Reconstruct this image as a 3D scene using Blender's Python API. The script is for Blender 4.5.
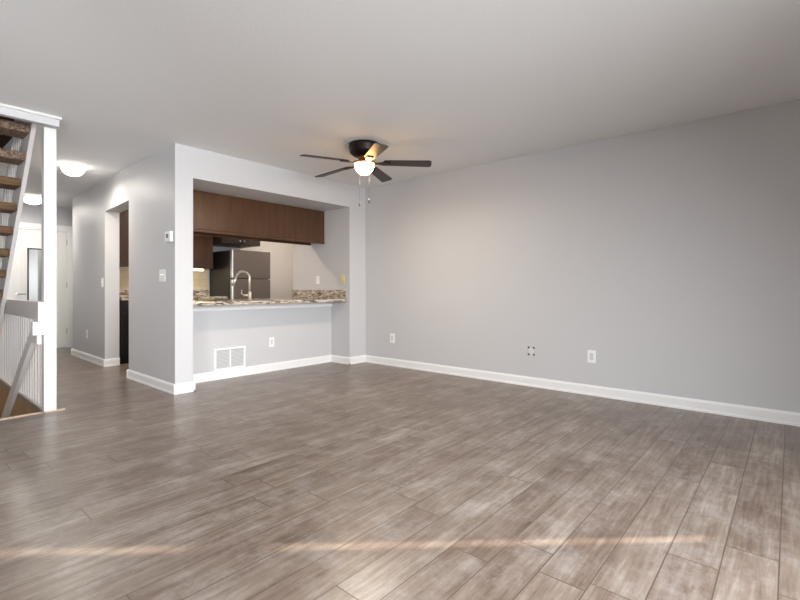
import bpy, bmesh, math, random
from mathutils import Vector, Matrix
random.seed(7)
S = bpy.context.scene
for o in list(bpy.data.objects):
    bpy.data.objects.remove(o)
COL = S.collection
PI = math.pi

# ------------------------------------------------------------------ camera
cam_d = bpy.data.cameras.new('camera')
cam = bpy.data.objects.new('camera', cam_d)
COL.objects.link(cam)
cam.location = (0, 0, 1.023)
cam.rotation_euler = (math.radians(90), 0, math.radians(-49.24))
cam_d.sensor_width = 36
cam_d.lens = 36 * 453.6 / 800
cam_d.shift_y = -11.0 / 800
cam_d.clip_start = 0.02
S.camera = cam

# ------------------------------------------------------------------ world, sun, daylight, exposure
S.view_settings.view_transform = 'Standard'
S.view_settings.look = 'None'
S.view_settings.gamma = 1.0
S.view_settings.use_curve_mapping = False
S.view_settings.exposure = 0.48
W = bpy.data.worlds.new('world'); S.world = W
W.use_nodes = True
bg = W.node_tree.nodes['Background']
bg.inputs[0].default_value = (0.75, 0.86, 1.0, 1)
bg.inputs[1].default_value = 1.0

sun_d = bpy.data.lights.new('sun', 'SUN')
sun_d.energy = 12.0
sun_d.angle = math.radians(0.6)
sun_d.color = (1.0, 0.86, 0.68)
sun = bpy.data.objects.new('sun', sun_d); COL.objects.link(sun)
sun.location = (4, -3, 4)
_d = Vector((-0.679, 0.734, -math.tan(math.radians(18)))).normalized()
sun.rotation_euler = _d.to_track_quat('-Z', 'Y').to_euler()


def area(name, loc, direction, sx, sy, power, color):
    d = bpy.data.lights.new(name, 'AREA')
    d.shape = 'RECTANGLE'; d.size = sx; d.size_y = sy
    d.energy = power; d.color = color
    o = bpy.data.objects.new(name, d); COL.objects.link(o)
    o.location = loc
    o.rotation_euler = Vector(direction).to_track_quat('-Z', 'Z').to_euler()
    return o


a1 = area('daylight_patio_door', (1.0, -1.70, 1.05), (0.06, 1, -0.42), 2.8, 1.8, 190, (0.935, 0.967, 1.0))
a1.data.spread = math.radians(120)
a2 = area('fill_side_light', (-0.80, 1.6, 1.45), (0.46, 0.95, -0.06), 1.5, 1.2, 15, (0.97, 0.985, 1.0))  # added fill lamp at the left wall, brightening the stair railing
a2.data.spread = math.radians(72)


def point(name, loc, power, color, r=0.08):
    d = bpy.data.lights.new(name, 'POINT'); d.energy = power; d.color = color; d.shadow_soft_size = r
    o = bpy.data.objects.new(name, d); COL.objects.link(o); o.location = loc
    return o


# ------------------------------------------------------------------ materials
def srgb(r, g, b):
    def c(v):
        v /= 255.0
        return v / 12.92 if v <= 0.04045 else ((v + 0.055) / 1.055) ** 2.4
    return (c(r), c(g), c(b), 1)


def mat(name, col, rough=0.5, metal=0.0, spec=0.5, emit=None, estr=0.0, bump=0.0, bscale=200, var=0.0, vscale=6):
    m = bpy.data.materials.new(name); m.use_nodes = True
    nt = m.node_tree; b = nt.nodes['Principled BSDF']
    b.inputs['Base Color'].default_value = col
    b.inputs['Roughness'].default_value = rough
    b.inputs['Metallic'].default_value = metal
    b.inputs['Specular IOR Level'].default_value = spec
    if emit:
        b.inputs['Emission Color'].default_value = emit
        b.inputs['Emission Strength'].default_value = estr
    geo = nt.nodes.new('ShaderNodeNewGeometry')
    if bump:
        n = nt.nodes.new('ShaderNodeTexNoise'); n.inputs['Scale'].default_value = bscale
        n.inputs['Detail'].default_value = 3
        nt.links.new(geo.outputs['Position'], n.inputs['Vector'])
        bp = nt.nodes.new('ShaderNodeBump'); bp.inputs['Strength'].default_value = bump
        bp.inputs['Distance'].default_value = 0.004
        nt.links.new(n.outputs['Fac'], bp.inputs['Height'])
        nt.links.new(bp.outputs['Normal'], b.inputs['Normal'])
    if var:
        n = nt.nodes.new('ShaderNodeTexNoise'); n.inputs['Scale'].default_value = vscale
        n.inputs['Detail'].default_value = 5
        nt.links.new(geo.outputs['Position'], n.inputs['Vector'])
        mx = nt.nodes.new('ShaderNodeMix'); mx.data_type = 'RGBA'
        mx.inputs[6].default_value = tuple(c * (1 - var) for c in col[:3]) + (1,)
        mx.inputs[7].default_value = tuple(min(1, c * (1 + var)) for c in col[:3]) + (1,)
        nt.links.new(n.outputs['Fac'], mx.inputs[0])
        nt.links.new(mx.outputs[2], b.inputs['Base Color'])
    return m


def ramp(nt, stops):
    r = nt.nodes.new('ShaderNodeValToRGB')
    e = r.color_ramp.elements
    while len(e) < len(stops):
        e.new(0.5)
    for i, (p, c) in enumerate(stops):
        e[i].position = p; e[i].color = c
    return r


def wood(name, dark, light, scale=(18, 18, 1.2), rough=0.4, spec=0.5):
    """wood with grain along the axis with the smallest scale"""
    m = bpy.data.materials.new(name); m.use_nodes = True
    nt = m.node_tree; b = nt.nodes['Principled BSDF']; L = nt.links
    geo = nt.nodes.new('ShaderNodeNewGeometry')
    mp = nt.nodes.new('ShaderNodeMapping'); mp.inputs['Scale'].default_value = scale
    L.new(geo.outputs['Position'], mp.inputs['Vector'])
    n = nt.nodes.new('ShaderNodeTexNoise'); n.inputs['Scale'].default_value = 2.0
    n.inputs['Detail'].default_value = 8; n.inputs['Roughness'].default_value = 0.62
    L.new(mp.outputs[0], n.inputs['Vector'])
    r = ramp(nt, [(0.3, dark), (0.72, light)])
    L.new(n.outputs['Fac'], r.inputs[0])
    L.new(r.outputs[0], b.inputs['Base Color'])
    b.inputs['Roughness'].default_value = rough
    b.inputs['Specular IOR Level'].default_value = spec
    return m


def floor_material():
    m = bpy.data.materials.new('grey_brown_plank_laminate'); m.use_nodes = True
    nt = m.node_tree; b = nt.nodes['Principled BSDF']; L = nt.links; N = nt.nodes.new
    geo = N('ShaderNodeNewGeometry')
    off = N('ShaderNodeMapping'); off.inputs['Location'].default_value = (0.43, -0.198 + 0.165 * 20, 0)
    L.new(geo.outputs['Position'], off.inputs['Vector'])
    br = N('ShaderNodeTexBrick')
    br.offset = 0.0; br.offset_frequency = 2
    br.inputs['Scale'].default_value = 1.0
    br.inputs['Brick Width'].default_value = 1.22
    br.inputs['Row Height'].default_value = 0.165
    br.inputs['Mortar Size'].default_value = 0.0028
    br.inputs['Mortar Smooth'].default_value = 0.3
    br.inputs['Color1'].default_value = (0, 0, 0, 1)
    br.inputs['Color2'].default_value = (1, 1, 1, 1)
    br.inputs['Mortar'].default_value = (0.5, 0.5, 0.5, 1)
    so = N('ShaderNodeSeparateXYZ'); L.new(off.outputs[0], so.inputs[0])
    dv = N('ShaderNodeMath'); dv.operation = 'DIVIDE'; dv.inputs[1].default_value = 0.165
    L.new(so.outputs[1], dv.inputs[0])
    fl = N('ShaderNodeMath'); fl.operation = 'FLOOR'; L.new(dv.outputs[0], fl.inputs[0])
    wn = N('ShaderNodeTexWhiteNoise'); wn.noise_dimensions = '1D'; L.new(fl.outputs[0], wn.inputs['W'])
    ax = N('ShaderNodeMath'); ax.operation = 'MULTIPLY_ADD'; ax.inputs[1].default_value = 1.22
    L.new(wn.outputs['Value'], ax.inputs[0]); L.new(so.outputs[0], ax.inputs[2])
    cx = N('ShaderNodeCombineXYZ'); L.new(ax.outputs[0], cx.inputs[0]); L.new(so.outputs[1], cx.inputs[1])
    L.new(cx.outputs[0], br.inputs['Vector'])
    # every plank shifts its grain
    sh = N('ShaderNodeVectorMath'); sh.operation = 'MULTIPLY_ADD'
    L.new(br.outputs['Color'], sh.inputs[0])
    sh.inputs[1].default_value = (7.3, 3.1, 5.0)
    L.new(geo.outputs['Position'], sh.inputs[2])
    mp = N('ShaderNodeMapping'); mp.inputs['Scale'].default_value = (0.6, 8, 1)
    L.new(sh.outputs[0], mp.inputs['Vector'])
    grain = N('ShaderNodeTexNoise'); grain.inputs['Scale'].default_value = 4.5
    grain.inputs['Detail'].default_value = 10; grain.inputs['Roughness'].default_value = 0.72
    grain.inputs['Distortion'].default_value = 0.25
    L.new(mp.outputs[0], grain.inputs['Vector'])
    mp2 = N('ShaderNodeMapping'); mp2.inputs['Scale'].default_value = (1.0, 1.9, 1)
    L.new(sh.outputs[0], mp2.inputs['Vector'])
    cloud = N('ShaderNodeTexNoise'); cloud.inputs['Scale'].default_value = 2.6
    cloud.inputs['Detail'].default_value = 7; cloud.inputs['Roughness'].default_value = 0.66
    cloud.inputs['Distortion'].default_value = 0.5
    L.new(mp2.outputs[0], cloud.inputs['Vector'])
    a1 = N('ShaderNodeMath'); a1.operation = 'MULTIPLY'; a1.inputs[1].default_value = 0.6
    L.new(grain.outputs['Fac'], a1.inputs[0])
    a2 = N('ShaderNodeMath'); a2.operation = 'MULTIPLY_ADD'; a2.inputs[1].default_value = 0.4
    L.new(cloud.outputs['Fac'], a2.inputs[0]); L.new(a1.outputs[0], a2.inputs[2])
    sep = N('ShaderNodeSeparateColor'); L.new(br.outputs['Color'], sep.inputs[0])
    a3 = N('ShaderNodeMath'); a3.operation = 'MULTIPLY_ADD'; a3.inputs[1].default_value = 0.07
    L.new(sep.outputs[0], a3.inputs[0]); L.new(a2.outputs[0], a3.inputs[2])
    r = ramp(nt, [(0.36, srgb(80, 66, 57)), (0.48, srgb(108, 93, 82)), (0.58, srgb(126, 113, 102)), (0.72, srgb(158, 148, 139))])
    L.new(a3.outputs[0], r.inputs[0])
    # pale dusty scuffs
    dn = N('ShaderNodeTexNoise'); dn.inputs['Scale'].default_value = 5; dn.inputs['Detail'].default_value = 12
    dn.inputs['Roughness'].default_value = 0.75
    L.new(geo.outputs['Position'], dn.inputs['Vector'])
    dr = ramp(nt, [(0.48, (0, 0, 0, 1)), (0.74, (1, 1, 1, 1))])
    L.new(dn.outputs['Fac'], dr.inputs[0])
    sc = N('ShaderNodeMath'); sc.operation = 'MULTIPLY'; sc.inputs[1].default_value = 0.42
    L.new(dr.outputs[0], sc.inputs[0])
    mx = N('ShaderNodeMix'); mx.data_type = 'RGBA'
    L.new(sc.outputs[0], mx.inputs[0]); L.new(r.outputs[0], mx.inputs[6])
    mx.inputs[7].default_value = srgb(178, 173, 170)
    # seams
    mx2 = N('ShaderNodeMix'); mx2.data_type = 'RGBA'
    sm = N('ShaderNodeMath'); sm.operation = 'MULTIPLY'; sm.inputs[1].default_value = 0.75
    L.new(br.outputs['Fac'], sm.inputs[0])
    L.new(sm.outputs[0], mx2.inputs[0]); L.new(mx.outputs[2], mx2.inputs[6])
    mx2.inputs[7].default_value = srgb(70, 58, 50)
    L.new(mx2.outputs[2], b.inputs['Base Color'])
    rr = N('ShaderNodeMapRange'); rr.inputs['To Min'].default_value = 0.25; rr.inputs['To Max'].default_value = 0.36
    L.new(cloud.outputs['Fac'], rr.inputs['Value'])
    L.new(rr.outputs[0], b.inputs['Roughness'])
    b.inputs['Specular IOR Level'].default_value = 0.4
    hb = N('ShaderNodeMath'); hb.operation = 'MULTIPLY_ADD'; hb.inputs[1].default_value = -1.5
    L.new(br.outputs['Fac'], hb.inputs[0]); hb.inputs[2].default_value = 1.0
    bp = N('ShaderNodeBump'); bp.inputs['Strength'].default_value = 0.10; bp.inputs['Distance'].default_value = 0.002
    L.new(hb.outputs[0], bp.inputs['Height']); L.new(bp.outputs[0], b.inputs['Normal'])
    return m


def granite_material():
    m = bpy.data.materials.new('veined_granite'); m.use_nodes = True
    nt = m.node_tree; b = nt.nodes['Principled BSDF']; L = nt.links; N = nt.nodes.new
    geo = N('ShaderNodeNewGeometry')
    mp = N('ShaderNodeMapping'); mp.inputs['Rotation'].default_value = (0.12, 0.1, 0.6)
    mp.inputs['Scale'].default_value = (2.2, 3.0, 13.0)
    L.new(geo.outputs['Position'], mp.inputs['Vector'])
    n = N('ShaderNodeTexNoise'); n.inputs['Scale'].default_value = 2.4; n.inputs['Detail'].default_value = 6
    n.inputs['Distortion'].default_value = 1.8; n.inputs['Roughness'].default_value = 0.6
    L.new(mp.outputs[0], n.inputs['Vector'])
    r = ramp(nt, [(0.28, srgb(44, 40, 38)), (0.38, srgb(84, 74, 64)), (0.46, srgb(146, 128, 108)), (0.54, srgb(192, 184, 172)),
                  (0.62, srgb(216, 212, 205)), (0.69, srgb(128, 114, 98)), (0.76, srgb(208, 204, 198))])
    L.new(n.outputs['Fac'], r.inputs[0]); L.new(r.outputs[0], b.inputs['Base Color'])
    b.inputs['Roughness'].default_value = 0.18
    return m


def carpet_material(name, c1, c2):
    m = mat(name, c1, 0.95, spec=0.1, bump=0.8, bscale=260)
    nt = m.node_tree; b = nt.nodes['Principled BSDF']
    geo = nt.nodes.new('ShaderNodeNewGeometry')
    n = nt.nodes.new('ShaderNodeTexNoise'); n.inputs['Scale'].default_value = 60; n.inputs['Detail'].default_value = 4
    nt.links.new(geo.outputs['Position'], n.inputs['Vector'])
    r = ramp(nt, [(0.38, c1), (0.62, c2)])
    nt.links.new(n.outputs['Fac'], r.inputs[0]); nt.links.new(r.outputs[0], b.inputs['Base Color'])
    return m


def tile_material():
    m = bpy.data.materials.new('cream_tile'); m.use_nodes = True
    nt = m.node_tree; b = nt.nodes['Principled BSDF']; L = nt.links; N = nt.nodes.new
    geo = N('ShaderNodeNewGeometry')
    sp = N('ShaderNodeSeparateXYZ'); L.new(geo.outputs['Position'], sp.inputs[0])
    cb = N('ShaderNodeCombineXYZ'); L.new(sp.outputs[0], cb.inputs[0]); L.new(sp.outputs[2], cb.inputs[1])
    br = N('ShaderNodeTexBrick'); br.inputs['Scale'].default_value = 1; br.offset = 0
    br.inputs['Brick Width'].default_value = 0.108; br.inputs['Row Height'].default_value = 0.108
    br.inputs['Mortar Size'].default_value = 0.002
    br.inputs['Color1'].default_value = srgb(222, 208, 176); br.inputs['Color2'].default_value = srgb(214, 199, 166)
    br.inputs['Mortar'].default_value = srgb(190, 176, 148)
    L.new(cb.outputs[0], br.inputs['Vector']); L.new(br.outputs['Color'], b.inputs['Base Color'])
    b.inputs['Roughness'].default_value = 0.25
    return m


M = {}
M['wall'] = mat('light_grey_wall_paint', srgb(203, 203, 205), 0.5, spec=0.3, bump=0.05, bscale=140)
M['ceiling'] = mat('white_ceiling_paint', srgb(234, 235, 236), 0.9, spec=0.2, bump=0.25, bscale=55)
M['trim'] = mat('white_gloss_trim', srgb(240, 240, 240), 0.35)
M['post'] = mat('white_gloss_post', srgb(226, 226, 224), 0.4)
M['door'] = mat('white_door_paint', srgb(236, 235, 232), 0.4)
M['plastic'] = mat('white_plastic', srgb(244, 244, 242), 0.35)
M['almond'] = mat('almond_plastic', srgb(226, 214, 150), 0.4)
M['pale'] = mat('pale_bracket_plastic', srgb(214, 215, 216), 0.5)
M['slot'] = mat('dark_slot', srgb(35, 34, 33), 0.6)
M['duct'] = mat('grey_duct', srgb(150, 152, 153), 0.6)
M['louvre'] = mat('louvre_paint', srgb(214, 215, 216), 0.45)
M['grey_plastic'] = mat('grey_screen', srgb(120, 124, 122), 0.3)
M['floor'] = floor_material()
M['granite'] = granite_material()
M['tile'] = tile_material()
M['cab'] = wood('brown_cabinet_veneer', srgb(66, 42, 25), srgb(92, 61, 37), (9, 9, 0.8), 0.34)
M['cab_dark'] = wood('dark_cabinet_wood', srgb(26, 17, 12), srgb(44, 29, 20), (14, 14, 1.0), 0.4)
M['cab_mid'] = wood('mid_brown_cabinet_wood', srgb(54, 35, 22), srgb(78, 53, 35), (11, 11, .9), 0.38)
M['fan_wood'] = wood('dark_walnut_blade', srgb(32, 20, 16), srgb(56, 37, 29), (8, 8, 8), 0.38)
M['bronze'] = mat('oil_rubbed_bronze', srgb(36, 27, 22), 0.4, 0.5)
M['copper'] = mat('aged_copper_bronze', srgb(160, 100, 56), 0.4, 0.35)
M['chain'] = mat('chain_brass', srgb(58, 54, 50), 0.8, 0.0, 0.1)
M['black'] = mat('black_steel', srgb(28, 27, 27), 0.38, 0.2)
M['slate'] = mat('dark_stainless_steel', srgb(118, 110, 106), 0.42, 0.6, var=0.06, vscale=4)
M['steel'] = mat('bright_stainless', srgb(186, 187, 189), 0.4, 0.9)
M['nickel'] = mat('brushed_nickel', srgb(214, 208, 200), 0.38, 0.9)
M['chrome'] = mat('brushed_chrome', srgb(190, 185, 178), 0.3, 1.0)
M['mirror'] = mat('mirror_glass', srgb(225, 228, 228), 0.06, 1.0)
M['mframe'] = mat('black_mirror_frame', srgb(38, 32, 30), 0.4)
M['tread'] = wood('brown_stair_tread', srgb(74, 54, 36), srgb(128, 98, 66), (2, 20, 20), 0.6, 0.3)
M['carpet'] = carpet_material('speckled_brown_carpet', srgb(96, 78, 64), srgb(150, 130, 112))
M['carpet_tan'] = carpet_material('tan_stair_carpet', srgb(150, 116, 80), srgb(178, 142, 102))
M['brownwall'] = wood('brown_stairwell_panel', srgb(172, 138, 102), srgb(196, 162, 124), (3, 3, 1), 0.6, 0.3)
M['upper'] = mat('dark_brown_stair_shaft', srgb(70, 50, 34), 0.7)
M['nosing'] = mat('tan_floor_edge_strip', srgb(188, 164, 142), 0.4)
M['railing'] = mat('white_railing_paint', srgb(232, 229, 228), 0.45)
M['glow'] = mat('warm_bowl_glass', srgb(255, 244, 225), 0.4, emit=(1.0, 0.55, 0.19, 1), estr=26.0)
M['dome'] = mat('white_dome_glass', srgb(255, 250, 240), 0.4, emit=(1.0, 0.93, 0.84, 1), estr=9.0)
M['dome_warm'] = mat('warm_dome_glass', srgb(255, 246, 228), 0.4, emit=(1.0, 0.83, 0.66, 1), estr=30.0)
M['strip'] = mat('warm_strip_lens', srgb(255, 240, 215), 0.4, emit=(1.0, 0.80, 0.52, 1), estr=7.0)
M['board'] = mat('olive_tan_board', srgb(150, 142, 108), 0.5)


# ------------------------------------------------------------------ mesh helpers
def bm_new():
    return bmesh.new()


def box(bm, x0, x1, y0, y1, z0, z1, bevel=0.0, rot=None):
    t = bmesh.new()
    bmesh.ops.create_cube(t, size=1)
    for v in t.verts:
        v.co = Vector(((v.co.x + .5) * (x1 - x0) + x0, (v.co.y + .5) * (y1 - y0) + y0, (v.co.z + .5) * (z1 - z0) + z0))
    if bevel:
        bmesh.ops.bevel(t, geom=list(t.edges), offset=bevel, segments=2, affect='EDGES', profile=0.5)
    if rot is not None:
        bmesh.ops.transform(t, matrix=rot, verts=t.verts)
    merge(bm, t)
    return bm


def merge(bm, t):
    vm = {}
    for v in t.verts:
        vm[v] = bm.verts.new(v.co)
    for f in t.faces:
        try:
            nf = bm.faces.new([vm[v] for v in f.verts]); nf.smooth = f.smooth
        except ValueError:
            pass
    t.free()


def prism(bm, poly, lo, hi, axis='z'):
    """extrude a polygon; axis z: poly is (x,y); axis x: poly is (y,z); axis y: poly is (x,z)"""
    def P(a, b, c):
        return {'z': (a, b, c), 'x': (c, a, b), 'y': (a, c, b)}[axis]
    lo_v = [bm.verts.new(P(a, b, lo)) for a, b in poly]
    hi_v = [bm.verts.new(P(a, b, hi)) for a, b in poly]
    n = len(poly)
    bm.faces.new(lo_v[::-1]); bm.faces.new(hi_v)
    for i in range(n):
        bm.faces.new((lo_v[i], lo_v[(i + 1) % n], hi_v[(i + 1) % n], hi_v[i]))
    bmesh.ops.recalc_face_normals(bm, faces=bm.faces)
    return bm


def lathe(bm, prof, cx, cy, seg=40):
    """prof: list of (r, z); closed at r=0 ends when given"""
    rings = []
    for r, z in prof:
        if r < 1e-6:
            rings.append([bm.verts.new((cx, cy, z))])
        else:
            rings.append([bm.verts.new((cx + r * math.cos(2 * PI * i / seg), cy + r * math.sin(2 * PI * i / seg), z)) for i in range(seg)])
    for a, b in zip(rings, rings[1:]):
        for i in range(seg):
            j = (i + 1) % seg
            if len(a) == 1 and len(b) == 1:
                continue
            if len(a) == 1:
                f = bm.faces.new((a[0], b[j], b[i]))
            elif len(b) == 1:
                f = bm.faces.new((a[i], a[j], b[0]))
            else:
                f = bm.faces.new((a[i], a[j], b[j], b[i]))
            f.smooth = True
    bmesh.ops.recalc_face_normals(bm, faces=bm.faces)
    return bm


def tube(bm, pts, r, seg=10, r_end=None):
    pts = [Vector(p) for p in pts]
    n = len(pts); rings = []
    up = Vector((0, 0, 1))
    prev = None
    for i, p in enumerate(pts):
        t = (pts[min(i + 1, n - 1)] - pts[max(i - 1, 0)]).normalized()
        if prev is None:
            a = up if abs(t.dot(up)) < 0.95 else Vector((1, 0, 0))
            u = t.cross(a).normalized()
        else:
            u = (prev - t * prev.dot(t)).normalized()
        prev = u
        w = t.cross(u)
        rad = r if r_end is None else r + (r_end - r) * i / (n - 1)
        rings.append([bm.verts.new(p + (u * math.cos(2 * PI * k / seg) + w * math.sin(2 * PI * k / seg)) * rad) for k in range(seg)])
    for a, b in zip(rings, rings[1:]):
        for k in range(seg):
            f = bm.faces.new((a[k], a[(k + 1) % seg], b[(k + 1) % seg], b[k])); f.smooth = True
    bm.faces.new(rings[0][::-1]); bm.faces.new(rings[-1])
    bmesh.ops.recalc_face_normals(bm, faces=bm.faces)
    return bm


def world_loc(o):
    v = Vector((0, 0, 0))
    while o is not None:
        v += o.location; o = o.parent
    return v


def obj(name, bm, m, parent=None, at=None):
    """link the bmesh (built in room coordinates) as ONE mesh object"""
    me = bpy.data.meshes.new(name)
    org = Vector(at) if at is not None else None
    if parent is not None:
        org = world_loc(parent)
    elif org is None:
        xs = [v.co for v in bm.verts]
        org = Vector(((min(v.x for v in xs) + max(v.x for v in xs)) / 2, (min(v.y for v in xs) + max(v.y for v in xs)) / 2, min(v.z for v in xs)))
    for v in bm.verts:
        v.co -= org
    bm.to_mesh(me); bm.free()
    me.materials.append(m)
    o = bpy.data.objects.new(name, me); COL.objects.link(o)
    if parent is not None:
        o.parent = parent
    else:
        o.location = org
    return o


def tag(o, label, cat, group=None):
    o['label'] = label; o['category'] = cat
    if group:
        o['group'] = group
    return o


def thing(name, label, cat, loc, group=None):
    o = bpy.data.objects.new(name, None); COL.objects.link(o)
    o.location = loc; o.empty_display_size = 0.05
    return tag(o, label, cat, group)


def struct(name, bm, m, parent=None):
    o = obj(name, bm, m, parent)
    if parent is None:
        o['kind'] = 'structure'
    return o


def sbox(name, *a, m='wall', parent=None, bevel=0.0):
    return struct(name, box(bm_new(), *a, bevel=bevel), M[m], parent)


H = 2.44
XR = 4.51      # right wall
YK = 4.53      # front plane of the kitchen wall
YB = -1.80     # wall behind the camera
XL = -0.90     # left wall
HALL = 9.62    # end wall of the hallway

# ------------------------------------------------------------------ floor and ceiling (with the stairwell opening)
bm = bm_new()
prism(bm, [(XL, YB), (6.0, YB), (6.0, 9.8), (XL, 9.8), (XL, 7.05), (0.92, 7.05), (0.92, 4.70), (XL, 4.70)], -0.06, 0.0)
struct('floor', bm, M['floor'])
bm = bm_new()
prism(bm, [(XL, YB), (6.0, YB), (6.0, 9.8), (XL, 9.8), (XL, 7.2), (0.92, 7.2), (0.92, 4.63), (XL, 4.63)], H, H + 0.12)
struct('ceiling', bm, M['ceiling'])

# ------------------------------------------------------------------ walls
sbox('wall_right', XR, XR + .15, YB, YK, 0, H)
# wall behind the camera with the patio door opening
bm = bm_new()
box(bm, XL, -0.5, YB - .12, YB, 0, H); box(bm, 4.45, XR + .15, YB - .12, YB, 0, H); box(bm, -0.5, 4.45, YB - .12, YB, 2.1, H)
struct('wall_back', bm, M['wall'])
# left wall with an opening for the added window
bm = bm_new()
box(bm, XL - .12, XL, YB, 0.8, 0, H); box(bm, XL - .12, XL, 2.4, 9.8, -2.6, H)
box(bm, XL - .12, XL, 0.8, 2.4, 0, 0.8); box(bm, XL - .12, XL, 0.8, 2.4, 2.1, H)
struct('wall_left', bm, M['wall'])
# kitchen front: left pier, header, right column
bm = bm_new()
prism(bm, [(1.91, YK), (2.085, YK), (2.085, 5.77), (1.915, 5.77)], 0, H)
struct('wall_pier', bm, M['wall'])
bm = bm_new()
prism(bm, [(1.915, 5.77), (2.085, 5.77), (2.155, 6.835), (1.985, 6.835)], 2.045, H)
struct('wall_doorway_head', bm, M['wall'])
bm = bm_new()
prism(bm, [(1.985, 6.835), (2.155, 6.835), (2.19, 8.47), (2.02, 8.47)], 0, H)
struct('wall_hall', bm, M['wall'])
sbox('wall_header', 2.085, 4.21, YK, 5.05, 2.133, H)
sbox('wall_soffit', 2.085, 4.21, 5.05, 5.42, 2.133, H)
sbox('wall_column', 4.21, XR + .15, YK, 5.80, 0, H)
sbox('wall_counter', 2.085, 4.21, 4.905, 5.02, 0, 0.848)
# kitchen
sbox('wall_kitchen', 2.17, 6.0, 7.50, 7.62, 0, H)
sbox('wall_kitchen_right', 5.88, 6.0, 5.80, 7.50, 0, H)
sbox('wall_kitchen_return', XR + .15, 6.0, 5.68, 5.80, 0, H)
# end of the hallway with the door opening
bm = bm_new()
box(bm, XL, 1.455, HALL, HALL + .12, 0, H); box(bm, 2.235, 6.0, HALL, HALL + .12, 0, H); box(bm, 1.455, 2.235, HALL, HALL + .12, 2.04, H)
struct('wall_end', bm, M['wall'])
sbox('wall_hall_right', 5.88, 6.0, 7.62, HALL, 0, H)
# stairwell going down
sbox('wall_stairwell', 0.92, 1.0, 4.70, 7.05, -2.6, -0.061, m='brownwall')
sbox('wall_stairwell_front', XL, 0.92, 4.62, 4.70, -2.6, -0.061, m='brownwall')
sbox('wall_stairwell_end', XL, 1.0, 7.05, 7.13, -2.6, -0.061, m='brownwall')
sbox('floor_lower', XL, 1.0, 4.62, 7.13, -2.7, -2.6, m='carpet_tan')
# shaft over the stairs
bm = bm_new()
box(bm, 0.925, 1.0, 4.55, 7.28, H + .121, 4.2); box(bm, XL, 0.925, 4.55, 4.63, H + .121, 4.2)
box(bm, XL, 0.925, 7.2, 7.28, H + .121, 4.2); box(bm, XL, 1.0, 4.55, 7.28, 4.2, 4.3); box(bm, XL - .08, XL, 4.55, 7.28, H + .121, 4.2)
struct('wall_stair_shaft', bm, M['upper'])

# baseboards (front face first, small chamfer at the top)
BH, BT = 0.098, 0.014


def baseboard(name, a, b, n, e0=0.0, e1=0.0):
    """from a to b along the wall, n = outward normal (2D)"""
    a = Vector(a); b = Vector(b); n = Vector(n).normalized(); d = (b - a).normalized()
    a -= d * e0; b += d * e1
    bm = bm_new()
    prof = [(0, 0), (BT + .004, 0), (BT + .004, .016), (BT, .022), (BT, BH - .018), (BT - .007, BH), (0, BH)]
    va = [bm.verts.new((a.x + n.x * t, a.y + n.y * t, z)) for t, z in prof]
    vb = [bm.verts.new((b.x + n.x * t, b.y + n.y * t, z)) for t, z in prof]
    bm.faces.new(va); bm.faces.new(vb[::-1])
    for i in range(len(prof)):
        j = (i + 1) % len(prof)
        bm.faces.new((va[i], vb[i], vb[j], va[j]))
    bmesh.ops.recalc_face_normals(bm, faces=bm.faces)
    return struct(name, bm, M['trim'])


baseboard('baseboard_right', (XR, YB), (XR, YK), (-1, 0))
baseboard('baseboard_column_front', (4.21, YK), (XR, YK), (0, -1), BT + .004)
baseboard('baseboard_column_side', (4.21, YK), (4.21, 4.905), (-1, 0), BT + .004)
baseboard('baseboard_counter', (2.085, 4.905), (4.21, 4.905), (0, -1))
baseboard('baseboard_pier_front', (1.91, YK), (2.085, YK), (0, -1), BT + .004, BT + .004)
baseboard('baseboard_pier_inner', (2.085, YK), (2.085, 4.905), (1, 0), BT + .004)
baseboard('baseboard_pier_side', (1.91, YK), (1.915, 5.77), (-1, 0), BT + .004, BT + .004)
baseboard('baseboard_pier_jamb', (1.915, 5.77), (2.085, 5.77), (0, 1), BT + .004)
baseboard('baseboard_hall_jamb', (1.985, 6.835), (2.155, 6.835), (0, -1), BT + .004)
baseboard('baseboard_hall', (1.985, 6.835), (2.02, 8.47), (-1, 0), BT + .004, BT + .004)
baseboard('baseboard_hall_corner', (2.02, 8.47), (2.19, 8.47), (0, 1), BT + .004)
baseboard('baseboard_back', (4.47, YB), (XR, YB), (0, 1))

# apron trim under the worktop, along the top of the half wall
sbox('trim_1', 2.086, 4.209, 4.883, 4.905, 0.782, 0.846, m='trim', bevel=0.003)
# fascia under the edge of the stair opening, with its small lip against the ceiling
bm = bm_new()
box(bm, XL, 1.0, 4.575, 4.63, H - .078, H - .022)
tr = struct('trim_2', bm, M['wall'])
struct('lip', box(bm_new(), XL, 1.015, 4.552, 4.64, H - .022, H - .001, bevel=.004), M['post'], tr)
sbox('trim_3', 0.92, 1.06, 4.652, 4.690, 0.0, 0.012, m='nosing', bevel=.003)
sbox('trim_4', XL, 0.92, 4.672, 4.712, -0.02, 0.008, m='nosing', bevel=.003)

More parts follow.
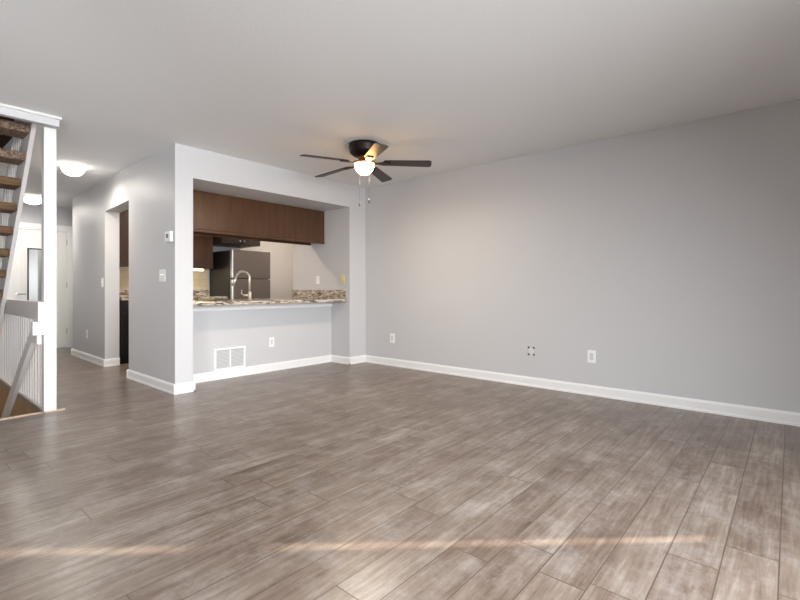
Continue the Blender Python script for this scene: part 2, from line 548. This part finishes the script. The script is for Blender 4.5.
# patio door behind the camera; closed blinds added, cut to pass one sun streak
bm = bm_new()
box(bm, -0.5, -0.44, YB - .10, YB - .02, 0, 2.1); box(bm, 4.38, 4.45, YB - .10, YB - .02, 0, 2.1)
box(bm, -0.44, 4.38, YB - .10, YB - .02, 2.04, 2.1); box(bm, -0.44, 4.38, YB - .10, YB - .02, 0, 0.06)
win = struct('window_1', bm, M['trim'])
bm = bm_new()
n_sl = 45
for i in range(n_sl):
    x0 = -0.439 + i * (4.11 + 0.439) / n_sl
    box(bm, x0, x0 + (4.11 + 0.439) / n_sl + .004, YB - .012 + .006 * (i % 2), YB - .006 + .006 * (i % 2), .061, 2.039)
box(bm, 4.10, 4.18, YB - .012, YB - .006, 1.49, 1.595); box(bm, 4.17, 4.379, YB - .012, YB - .006, .061, 2.039)
box(bm, 4.10, 4.17, YB - .012, YB - .006, 0.061, 0.915)
struct('added_blind', bm, M['plastic'], win)
bm = bm_new()
box(bm, XL - .10, XL - .03, 0.8, 0.86, 0.8, 2.1); box(bm, XL - .10, XL - .03, 2.34, 2.4, 0.8, 2.1)
box(bm, XL - .10, XL - .03, 0.86, 2.34, 2.04, 2.1); box(bm, XL - .10, XL - .03, 0.86, 2.34, 0.8, 0.86)
win2 = struct('added_window', bm, M['trim'])  # unseen side window, added to go with the fill lamp
bm = bm_new()
for i in range(40):
    z = 0.861 + i * (2.039 - .861) / 40
    box(bm, XL - .08, XL - .07, 0.861, 2.339, z, z + .031)
struct('added_blind', bm, M['plastic'], win2)

# ------------------------------------------------------------------ hallway door
bm = bm_new()
box(bm, 1.385, 1.455, HALL - .018, HALL, 0, 2.04, bevel=.004); box(bm, 2.235, 2.305, HALL - .018, HALL, 0, 2.04, bevel=.004)
box(bm, 1.375, 2.315, HALL - .022, HALL, 2.04, 2.125, bevel=.004)
box(bm, 1.455, 1.475, HALL - .01, HALL + .11, 0, 2.03); box(bm, 2.215, 2.235, HALL - .01, HALL + .11, 0, 2.03); box(bm, 1.455, 2.235, HALL - .01, HALL + .11, 2.02, 2.04)
door = struct('door_1', bm, M['trim'])
DX0, DX1, DY = 1.478, 2.212, HALL + .01
bm = box(bm_new(), DX0, DX1, DY, DY + .035, 0.008, 2.016)
leaf = obj('door_leaf', bm, M['door'], door)


def raised_panel(x0, x1, z0, z1):
    bm = bm_new()
    for (a, b_, c, d_) in ((x0, x1, z1 - .014, z1), (x0, x1, z0, z0 + .014)):
        box(bm, a, b_, DY - .008, DY, c, d_, bevel=.003)
    for (a, b_) in ((x0, x0 + .014), (x1 - .014, x1)):
        box(bm, a, b_, DY - .008, DY, z0, z1, bevel=.003)
    box(bm, x0 + .035, x1 - .035, DY - .006, DY, z0 + .035, z1 - .035, bevel=.004)
    return bm


mid = (DX0 + DX1) / 2
for (x0, x1) in ((DX0 + .11, mid - .045), (mid + .045, DX1 - .11)):
    for (z0, z1) in ((0.22, 0.84), (1.0, 1.62), (1.71, 1.90)):
        obj('panel', raised_panel(x0, x1, z0, z1), M['door'], leaf)
bm = bm_new(); tube(bm, [(DX0 + .06, DY, .94), (DX0 + .06, DY - .045, .94)], .011)
tube(bm, [(DX0 + .06, DY - .045, .94), (DX0 + .11, DY - .05, .94), (DX0 + .17, DY - .045, .935)], .010)
tube(bm, [(DX0 + .06, DY - .001, .94), (DX0 + .06, DY - .012, .94)], .028, 16)
obj('door_handle', bm, M['chrome'], leaf)
for z in (0.25, 1.05, 1.80):
    obj('hinge', tube(bm_new(), [(DX1 + .002, DY - .012, z), (DX1 + .002, DY - .012, z + .09)], .009), M['chrome'], leaf)

# narrow mirror hung on the door
mx0, mx1, mz0, mz1, my = 1.665, 1.885, 0.42, 1.705, DY - .012
t = thing('hanging_mirror', 'narrow black-framed mirror hanging on the white panelled hallway door', 'mirror', (1.775, my, mz0))
bm = bm_new()
box(bm, mx0, mx0 + .02, my - .02, my, mz0, mz1); box(bm, mx1 - .02, mx1, my - .02, my, mz0, mz1)
box(bm, mx0 + .02, mx1 - .02, my - .02, my, mz1 - .02, mz1); box(bm, mx0 + .02, mx1 - .02, my - .02, my, mz0, mz0 + .02)
obj('frame', bm, M['mframe'], t)
obj('mirror_glass', box(bm_new(), mx0 + .0195, mx1 - .0195, my - .008, my - .003, mz0 + .0195, mz1 - .0195), M['mirror'], t)

# ------------------------------------------------------------------ stairs, railing, post
t = thing('newel_post', 'tall square white post at the corner of the stair opening', 'post', (0.9575, 4.70, 0.012))
obj('shaft', box(bm_new(), 0.915, 1.0, 4.66, 4.745, 0.012, H - .078, bevel=.003), M['post'], t)
obj('upper_block', box(bm_new(), 0.878, 0.915, 4.662, 4.743, 0.753, 0.915, bevel=.002), M['post'], t)
obj('lower_block', box(bm_new(), 0.842, 0.915, 4.662, 4.743, 0.645, 0.753, bevel=.002), M['post'], t)

t = thing('stair_railing', 'white level railing with square balusters between stairwell and hallway', 'railing', (0.955, 5.9, 0.0))
obj('top_rail', box(bm_new(), 0.93, 0.978, 4.745, 7.05, 0.757, 0.912, bevel=.003), M['railing'], t)
obj('bottom_shoe', box(bm_new(), 0.925, 0.985, 4.745, 7.05, 0.001, 0.022, bevel=.003), M['railing'], t)
bal = None
for i in range(22):
    y = 4.80 + i * 0.102
    if bal is None:
        bal = obj('baluster', box(bm_new(), 0.939, 0.971, y, y + .032, 0.022, 0.757, bevel=.002), M['railing'], t)
    else:
        c = bal.copy(); COL.objects.link(c); c.parent = t; c.location.y += i * 0.102

t = thing('stair_handrail', 'white board handrail slanting down into the stairwell beside the post', 'handrail', (0.90, 4.80, -0.4))
bm = bm_new()
prism(bm, [(4.745, .565), (4.745, .645), (5.02, .645), (6.45, -.40), (6.42, -.50), (4.96, .565)], 0.885, 0.922, 'x')
obj('rail', bm, M['railing'], t)
for (y, z) in ((5.25, .40), (6.05, -.19)):
    obj('bracket', box(bm_new(), 0.922, 0.939, y, y + .04, z, z + .04), M['chrome'], t)

# flight going up (treads carried by the white stringer, seen from behind)
t = thing('ascending_staircase', 'open-backed staircase with brown treads and white stringer rising through the ceiling', 'staircase', (0.45, 6.1, 0.0))
bm = bm_new()
prism(bm, [(4.83, H + .10), (5.22, H + .10), (7.40, 0.10), (7.40, 0.0), (7.13, 0.0)], 0.885, 0.918, 'x')
obj('stringer', bm, M['railing'], t)
bm = bm_new()
prism(bm, [(4.83, H + .10), (5.22, H + .10), (7.40, 0.10), (7.40, 0.0), (7.13, 0.0)], -0.09, -0.055, 'x')
obj('stringer', bm, M['railing'], t)
for k in range(-1, 11):
    zt = 2.244 - .205 * k; y = 5.172 + .180 * k
    bm = box(bm_new(), -0.054, 0.884, y, y + .255, zt - .075, zt, bevel=.012)
    obj('tread', bm, M['carpet'] if k < 1 else M['tread'], t)
# rail and balusters on the hallway side of the flight
pb = None
for k in range(-1, 11):
    for q in range(2):
        y = 5.19 + .18 * k + .09 * q
        z0 = 2.60 - (y - 4.97) * 1.085 - .02
        bm = box(bm_new(), .892, .915, y, y + .03, z0, z0 + .78)
        obj('baluster', bm, M['railing'], t)
bm = bm_new()
prism(bm, [(5.05, 3.24), (5.05, 3.31), (7.25, .92), (7.25, .85)], 0.885, 0.922, 'x')
obj('handrail', bm, M['railing'], t)

# flight going down
t = thing('descending_staircase', 'tan carpeted steps going down inside the stairwell', 'staircase', (0.0, 5.8, -2.6))
for k in range(9):
    y = 4.72 + .23 * k; z = -.2 - .2 * k
    obj('step', box(bm_new(), XL + .001, 0.918, y, y + .26, z - .2, z, bevel=.01), M['carpet_tan'], t)

# ------------------------------------------------------------------ ceiling fan
FX, FY = 3.140, 3.167
t = thing('ceiling_fan', 'dark bronze five-blade ceiling fan with a lit glass bowl', 'ceiling fan', (FX, FY, 2.08))
bm = lathe(bm_new(), [(0, 2.439), (.150, 2.439), (.154, 2.432), (.154, 2.395), (.146, 2.385), (.146, 2.372), (.138, 2.35), (.112, 2.328), (.075, 2.318), (0, 2.318)], FX, FY, 48)
obj('motor_housing', bm, M['bronze'], t)
bm = lathe(bm_new(), [(0, 2.318), (.058, 2.318), (.062, 2.30), (.056, 2.278), (.085, 2.270), (.104, 2.264), (.107, 2.250), (.100, 2.246), (0, 2.249)], FX, FY, 40)
obj('light_fitter', bm, M['copper'], t)
prof = [(.096, 2.248)]
for i in range(1, 11):
    a = i / 10 * PI / 2
    prof.append((.096 * math.cos(a) if i < 10 else 0, 2.248 - .110 * math.sin(a)))
bm = lathe(bm_new(), prof, FX, FY, 40)
obj('glass_bowl', bm, M['glow'], t)
ld = bpy.data.lights.new('bowl_lamp', 'AREA'); ld.shape = 'DISK'; ld.size = .19
ld.energy = 15; ld.color = (1.0, 0.88, 0.72)
lo = bpy.data.objects.new('bowl_lamp', ld); COL.objects.link(lo); lo.parent = t
lo.location = (0, 0, .05)
BLADE_Z = 2.262
TILT = Vector((0, 0, 1)).rotation_difference(Vector((-.010, .022, 1))).to_matrix().to_4x4()
for k in range(5):
    ang = math.radians(22.2 + 72 * k)
    Rm = (Matrix.Translation((FX, FY, BLADE_Z)) @ TILT
          @ Matrix.Rotation(ang, 4, 'Z') @ Matrix.Rotation(math.radians(2.6), 4, 'Y') @ Matrix.Rotation(math.radians(-11.2), 4, 'X'))
    # outline of the blade (r along x)
    out = []
    r0, r1, w0, w1 = .185, .657, .050, .062
    for i in range(9):
        a = PI / 2 + i / 8 * PI
        out.append((r0 + .025 + .025 * math.cos(a), w0 * math.sin(a)))
    for i in range(9):
        a = -PI / 2 + i / 8 * PI
        cr = .028
        sx = r1 - cr + cr * math.cos(a)
        sy = (w1 - cr) * (1 if math.sin(a) > 0 else -1 if math.sin(a) < 0 else 0) + cr * math.sin(a)
        out.append((sx, sy))
    tmp = bmesh.new(); prism(tmp, out, -.004, .004)
    bmesh.ops.transform(tmp, matrix=Rm, verts=tmp.verts)
    bm = bm_new(); merge(bm, tmp)
    bl = obj('blade', bm, M['fan_wood'], t)
    tmp = bmesh.new()
    prism(tmp, [(.04, -.018), (.13, -.014), (.19, -.034), (.255, -.030), (.265, 0), (.255, .030), (.19, .034), (.13, .014), (.04, .018)], -.013, -.005)
    bmesh.ops.transform(tmp, matrix=Rm, verts=tmp.verts)
    bm = bm_new(); merge(bm, tmp)
    obj('blade_iron', bm, M['bronze'], bl)
for (dx, zt, zf, mm) in ((.040, 2.25, 1.925, 'bronze'), (-.055, 2.25, 1.895, 'chain')):
    cx = FX + .653 * dx; cy = FY - .757 * dx
    cx += .0857 * .7574; cy += .0857 * .6529
    cx_, cy_ = cx, cy
    ch = obj('pull_chain', tube(bm_new(), [(cx_, cy_, zt), (cx_, cy_, zf)], .0007, 6), M['chain'], t)
    bm = lathe(bm_new(), [(0, zf + .002), (.004, zf), (.0075, zf - .02), (.0075, zf - .035), (.004, zf - .045), (0, zf - .046)], cx_, cy_, 12)
    obj('fob', bm, M[mm], ch)

# ------------------------------------------------------------------ ceiling lights of the hall
def dome_light(label, x, y, r, power, m='dome'):
    t = thing('flush_ceiling_light', label, 'ceiling light', (x, y, H - .12), 'flush dome lights in the hallway')
    bm = lathe(bm_new(), [(0, H - .001), (r * .92, H - .001), (r * .95, H - .02), (r * .9, H - .036), (0, H - .036)], x, y, 40)
    obj('base', bm, M['plastic'], t)
    prof = [(0, H - .0365), (r, H - .0365)]
    for i in range(1, 10):
        a = i / 9 * PI / 2
        prof.append((r * math.cos(a) if i < 9 else 0, H - .0365 - .085 * math.sin(a)))
    obj('dome', lathe(bm_new(), prof, x, y, 40), M[m], t)
    ld = bpy.data.lights.new('dome_lamp', 'AREA'); ld.shape = 'DISK'; ld.size = r * 1.6
    ld.energy = power; ld.color = (1.0, 0.93, 0.84) if m == 'dome' else (1.0, 0.80, 0.60)
    lo = bpy.data.objects.new('dome_lamp', ld); COL.objects.link(lo); lo.parent = t
    lo.location = (0, 0, -.005)
    return t


dome_light('round white dome ceiling light nearer the living room, right of the post', 1.492, 6.24, .112, 10)
dome_light('round white dome ceiling light deeper in the hallway, left of the post', 1.592, 8.795, .125, 12)

# ------------------------------------------------------------------ kitchen: peninsula
def cabinet_box(bm, x0, x1, y0, y1, z0, z1):
    return box(bm, x0, x1, y0, y1, z0, z1, bevel=.002)


t = thing('hanging_cabinet', 'long brown wooden wall cabinet hanging over the pass-through counter', 'cabinet', (3.15, 5.22, 1.67))
obj('body', cabinet_box(bm_new(), 2.090, 4.205, 5.062, 5.38, 1.705, 2.131), M['cab_dark'], t)
xs = [2.090, 2.72, 3.46, 4.205]
for a, b_ in zip(xs, xs[1:]):
    obj('back_panel', box(bm_new(), a + .0008, b_ - .0008, 5.050, 5.0615, 1.700, 2.128), M['cab'], t)
obj('light_rail', box(bm_new(), 2.090, 4.205, 5.046, 5.064, 1.665, 1.697, bevel=.003), M['cab'], t)
obj('light_rail', box(bm_new(), 2.090, 4.205, 5.362, 5.38, 1.665, 1.705, bevel=.003), M['cab'], t)

bm = box(bm_new(), 2.087, 4.208, 4.58, 5.62, 0.849, 0.891, bevel=.006)
tag(obj('countertop', bm, M['granite']), 'veined brown and white granite bar counter on the grey half wall', 'countertop')
bm = box(bm_new(), 4.184, 4.2085, 4.60, 5.79, 0.892, 1.012, bevel=.003)
tag(obj('granite_upstand', bm, M['granite']), 'granite upstand strip along the grey side wall above the bar counter', 'backsplash')
t = thing('sink_base_cabinet', 'dark wooden base cabinet under the bar counter on its kitchen side', 'cabinet', (3.1, 5.3, 0.0))
obj('body', cabinet_box(bm_new(), 2.10, 4.20, 5.025, 5.56, 0.10, 0.847), M['cab_dark'], t)
obj('toe_kick', box(bm_new(), 2.10, 4.20, 5.03, 5.50, 0.0, 0.099), M['black'], t)
for i in range(4):
    obj('door', box(bm_new(), 2.11 + i * .522, 2.11 + i * .522 + .515, 5.561, 5.58, 0.12, 0.84, bevel=.003), M['cab_dark'], t)

# faucet
fx, fy, fz = 3.005, 5.02, 0.891
t = thing('kitchen_faucet', 'brushed nickel gooseneck faucet standing on the granite bar counter', 'faucet', (fx, fy, fz))
dx, dy = -.62, .785
obj('base', lathe(bm_new(), [(0, fz), (.030, fz), (.030, fz + .006), (.023, fz + .012), (.021, fz + .09), (.016, fz + .10), (0, fz + .10)], fx, fy, 24), M['nickel'], t)
pts = [(fx, fy, fz + .09), (fx, fy, fz + .26)]
R0 = .085
for i in range(0, 13):
    a = PI - i / 12 * PI * 0.93
    s = R0 + R0 * math.cos(a)
    pts.append((fx + dx * s, fy + dy * s, fz + .26 + R0 * math.sin(a)))
obj('gooseneck', tube(bm_new(), pts, .0125, 14), M['nickel'], t)
e = Vector(pts[-1]); e2 = e + Vector((dx * .022, dy * .022, -.055)); e3 = e2 + Vector((dx * .02, dy * .02, -.05))
obj('spray_head', tube(bm_new(), [e, e2, e3], .0145, 14, .019), M['nickel'], t)
bm = bm_new(); tube(bm, [(fx, fy, fz + .055), (fx - .065, fy + .03, fz + .055)], .015, 12)
tube(bm, [(fx - .06, fy + .028, fz + .055), (fx - .085, fy + .04, fz + .075), (fx - .082, fy + .039, fz + .125)], .006, 10)
obj('lever', bm, M['nickel'], t)

bm = box(bm_new(), 2.50, 2.70, 5.30, 5.36, 0.892, 0.912, bevel=.003)
tag(obj('counter_board', bm, M['board']), 'small flat olive-tan board lying on the bar counter left of the faucet', 'board')

# ------------------------------------------------------------------ kitchen: back run
t = thing('refrigerator', 'dark stainless top-freezer refrigerator with black sides at the kitchen back wall', 'refrigerator', (4.08, 7.1, 0.0))
obj('body', box(bm_new(), 3.725, 4.435, 6.815, 7.485, 0.03, 1.645, bevel=.006), M['black'], t)
for nm, z0, z1 in (('freezer_door', 1.195, 1.655), ('fresh_food_door', 0.06, 1.185)):
    d = obj(nm, box(bm_new(), 3.752, 4.435, 6.75, 6.81, z0, z1, bevel=.008), M['slate'], t)
    obj('edge_handle', box(bm_new(), 3.722, 3.752, 6.738, 6.80, z0, z1, bevel=.012), M['steel'], d)
obj('foot_grille', box(bm_new(), 3.74, 4.42, 6.80, 6.84, 0.0, 0.055), M['black'], t)

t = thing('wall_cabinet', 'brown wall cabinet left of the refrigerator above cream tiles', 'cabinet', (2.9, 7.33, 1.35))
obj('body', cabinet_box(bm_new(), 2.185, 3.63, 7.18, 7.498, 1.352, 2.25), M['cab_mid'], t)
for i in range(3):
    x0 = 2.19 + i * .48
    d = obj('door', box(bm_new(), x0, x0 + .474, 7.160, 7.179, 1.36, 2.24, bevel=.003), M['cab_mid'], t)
t = thing('strip_light', 'glowing strip light under the brown wall cabinet over the tiles', 'strip light', (3.3, 7.3, 1.33))
obj('housing', box(bm_new(), 2.75, 3.50, 7.215, 7.27, 1.340, 1.351), M['plastic'], t)
obj('lens', box(bm_new(), 2.76, 3.49, 7.205, 7.265, 1.318, 1.3395, bevel=.004), M['strip'], t)

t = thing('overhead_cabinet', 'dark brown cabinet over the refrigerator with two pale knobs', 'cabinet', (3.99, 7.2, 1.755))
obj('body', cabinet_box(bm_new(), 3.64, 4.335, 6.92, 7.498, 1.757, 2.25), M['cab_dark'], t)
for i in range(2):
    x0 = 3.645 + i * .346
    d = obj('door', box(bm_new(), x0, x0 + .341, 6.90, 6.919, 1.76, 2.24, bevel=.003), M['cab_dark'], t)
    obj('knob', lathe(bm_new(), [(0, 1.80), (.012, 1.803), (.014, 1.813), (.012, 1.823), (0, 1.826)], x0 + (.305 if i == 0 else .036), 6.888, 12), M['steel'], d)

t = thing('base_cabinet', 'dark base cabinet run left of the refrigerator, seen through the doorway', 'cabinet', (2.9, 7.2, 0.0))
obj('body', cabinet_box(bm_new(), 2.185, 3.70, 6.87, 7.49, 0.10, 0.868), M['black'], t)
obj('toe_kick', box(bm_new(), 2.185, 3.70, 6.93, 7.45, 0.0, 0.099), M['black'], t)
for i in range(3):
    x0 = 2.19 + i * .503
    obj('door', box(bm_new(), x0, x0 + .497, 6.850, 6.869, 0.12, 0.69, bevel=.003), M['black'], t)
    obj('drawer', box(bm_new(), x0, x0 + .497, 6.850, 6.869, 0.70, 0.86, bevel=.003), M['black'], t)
bm = box(bm_new(), 2.183, 3.71, 6.84, 7.496, 0.869, 0.909, bevel=.005)
tag(obj('back_countertop', bm, M['granite']), 'granite worktop on the dark base cabinets left of the refrigerator', 'countertop')
bm = box(bm_new(), 2.183, 3.71, 7.476, 7.497, 0.910, 1.02, bevel=.003)
tag(obj('granite_splash', bm, M['granite']), 'low granite splash strip below the cream tiles on the kitchen back wall', 'backsplash')
bm = box(bm_new(), 2.183, 3.70, 7.488, 7.499, 1.021, 1.351)
struct('wall_tiles', bm, M['tile'])

# kitchen ceiling lamp hidden by the header; second dome added to brighten the wall
for lx, ly, lab in ((3.0, 6.1, 'warm dome ceiling light over the kitchen floor behind the header'), (4.9, 6.5, 'unseen warm dome light added to brighten the kitchen wall right of the refrigerator')):
    t = dome_light(lab, lx, ly, .13, 8, 'dome_warm')
    t['group'] = 'flush dome lights in the kitchen'

# ------------------------------------------------------------------ plates on the walls
def frame_axes(n):
    n = Vector(n).normalized(); r = Vector((0, 0, 1)).cross(n).normalized()
    return n, r


def pbox(bm, c, n, a0, a1, z0, z1, d0, d1, bevel=0.0):
    """box in wall coordinates: a along the wall, z up, d outwards; c is the centre on the wall"""
    nn, rr = frame_axes(n)
    mtx = Matrix((( rr.x, nn.x, 0, c[0]), (rr.y, nn.y, 0, c[1]), (0, 0, 1, c[2]), (0, 0, 0, 1)))
    box(bm, a0, a1, d0, d1, z0, z1, bevel=bevel, rot=mtx)
    bmesh.ops.recalc_face_normals(bm, faces=bm.faces)
    return bm


def outlet(label, c, n, m='plastic', group='white duplex outlets', w=.072, h=.117):
    t = thing('wall_outlet', label, 'outlet', c, group)
    obj('cover_plate', pbox(bm_new(), c, n, -w / 2, w / 2, -h / 2, h / 2, .0005, .006, .002), M[m], t)
    rc = obj('receptacle', pbox(bm_new(), c, n, -.0165, .0165, -.033, .033, .006, .0085, .001), M['pale' if m == 'plastic' else m], t)
    for q in (-1, 1):
        bm = bm_new()
        pbox(bm, c, n, -.008, -.006, q * .018 - .004, q * .018 + .004, .0084, .0088)
        pbox(bm, c, n, .006, .008, q * .018 - .004, q * .018 + .004, .0084, .0088)
        obj('slot', bm, M['grey_plastic'], rc)
    return t


def switch(label, c, n, gangs=1, m='plastic', group='white wall switches', w=None, h=.117):
    w = w or (.072 + .046 * (gangs - 1))
    t = thing('wall_switch', label, 'switch', c, group)
    obj('cover_plate', pbox(bm_new(), c, n, -w / 2, w / 2, -h / 2, h / 2, .0005, .006, .002), M[m], t)
    for g in range(gangs):
        x = (g - (gangs - 1) / 2) * .046
        obj('toggle', pbox(bm_new(), c, n, x - .005, x + .005, -.003, .013, .006, .016, .001), M[m], t)
    return t


outlet('white duplex outlet on the grey half wall below the faucet', (3.237, 4.905, .362), (0, -1, 0), group='outlet on the half wall')
outlet('white duplex outlet on the right wall close to the far corner', (XR, 4.02, .368), (-1, 0, 0), group='outlets on the right wall', w=.078, h=.122)
outlet('white duplex outlet on the right wall, nearest the camera, right of the cable opening', (XR, 1.452, .374), (-1, 0, 0), group='outlets on the right wall', w=.078, h=.122)
outlet('white outlet low on the hallway wall left of the kitchen doorway', (2.004, 7.675, .376), (-1, 0.02, 0), group='outlet on the hallway wall')
switch('white two-toggle switch plate on the side of the pier below the thermostat', (1.9115, 4.825, 1.16), (-1, 0, 0), 2, group='switch on the pier', w=.14, h=.122)
switch('slim white switch plate on the hallway wall left of the kitchen doorway', (1.988, 6.94, 1.11), (-1, 0.02, 0), 1, group='switch on the hallway wall')
switch('white switch plate on the grey side wall above the granite upstand', (4.21, 5.20, 1.154), (-1, 0, 0), 1, group='switch on the kitchen side wall')
switch('yellowish almond switch plate on the side wall close to the column edge', (4.21, 4.668, 1.16), (-1, 0, 0), 1, 'almond', group='almond switch on the kitchen side wall')

c, n = (1.9108, 4.645, 1.538), (-1, 0, 0)
t = thing('thermostat', 'small white thermostat with grey screen on the side of the pier', 'thermostat', c)
obj('case', pbox(bm_new(), c, n, -.065, .065, -.05, .05, .0005, .026, .004), M['plastic'], t)
obj('screen', pbox(bm_new(), c, n, -.03, .02, -.012, .028, .0255, .0272), M['grey_plastic'], t)

# cable opening with its four dark screw holes
c, n = (XR, 2.065, .372), (-1, 0, 0)
t = thing('cable_bracket', 'pale open cable bracket with four dark corners on the right wall', 'cable bracket', c)
bm = bm_new()
for a in (-.038, .028):
    pbox(bm, c, n, a, a + .010, -.05, .05, .0005, .005)
for z in (-.05, .042):
    pbox(bm, c, n, -.028, .028, z, z + .008, .0005, .005)
obj('frame', bm, M['wall'], t)
obj('filler_plate', pbox(bm_new(), c, n, -.0279, .0279, -.0419, .0419, .0005, .003), M['pale'], t)
for a in (-.028, .028):
    for z in (-.036, .036):
        obj('screw_hole', pbox(bm_new(), c, n, a - .009, a + .009, z - .009, z + .009, .003, .0065), M['slot'], t)

# return air grille on the half wall
c, n = (2.684, 4.905, .225), (0, -1, 0)
gw, gh = .192, .126
t = thing('return_air_grille', 'white two-panel return air grille low on the grey half wall', 'vent grille', (2.684, 4.905, .1))
bm = bm_new()
pbox(bm, c, n, -gw, -gw + .024, -gh, gh, .0005, .012, .002); pbox(bm, c, n, gw - .024, gw, -gh, gh, .0005, .012, .002)
pbox(bm, c, n, -gw + .024, gw - .024, gh - .024, gh, .0005, .012, .002); pbox(bm, c, n, -gw + .024, gw - .024, -gh, -gh + .024, .0005, .012, .002)
pbox(bm, c, n, -.008, .008, -gh + .024, gh - .024, .0005, .012, .002)
obj('frame', bm, M['plastic'], t)
obj('duct_opening', pbox(bm_new(), c, n, -gw + .02, gw - .02, -gh + .02, gh - .02, .0003, .0012), M['duct'], t)
for a0, a1 in ((-gw + .0245, -.0085), (.0085, gw - .0245)):
    bm = bm_new()
    for i in range(13):
        z = -gh + .027 + i * .0152
        mtx_c = c
        pbox(bm, c, n, a0, a1, z, z + .0105, .003, .008)
    obj('louvre_panel', bm, M['louvre'], t)
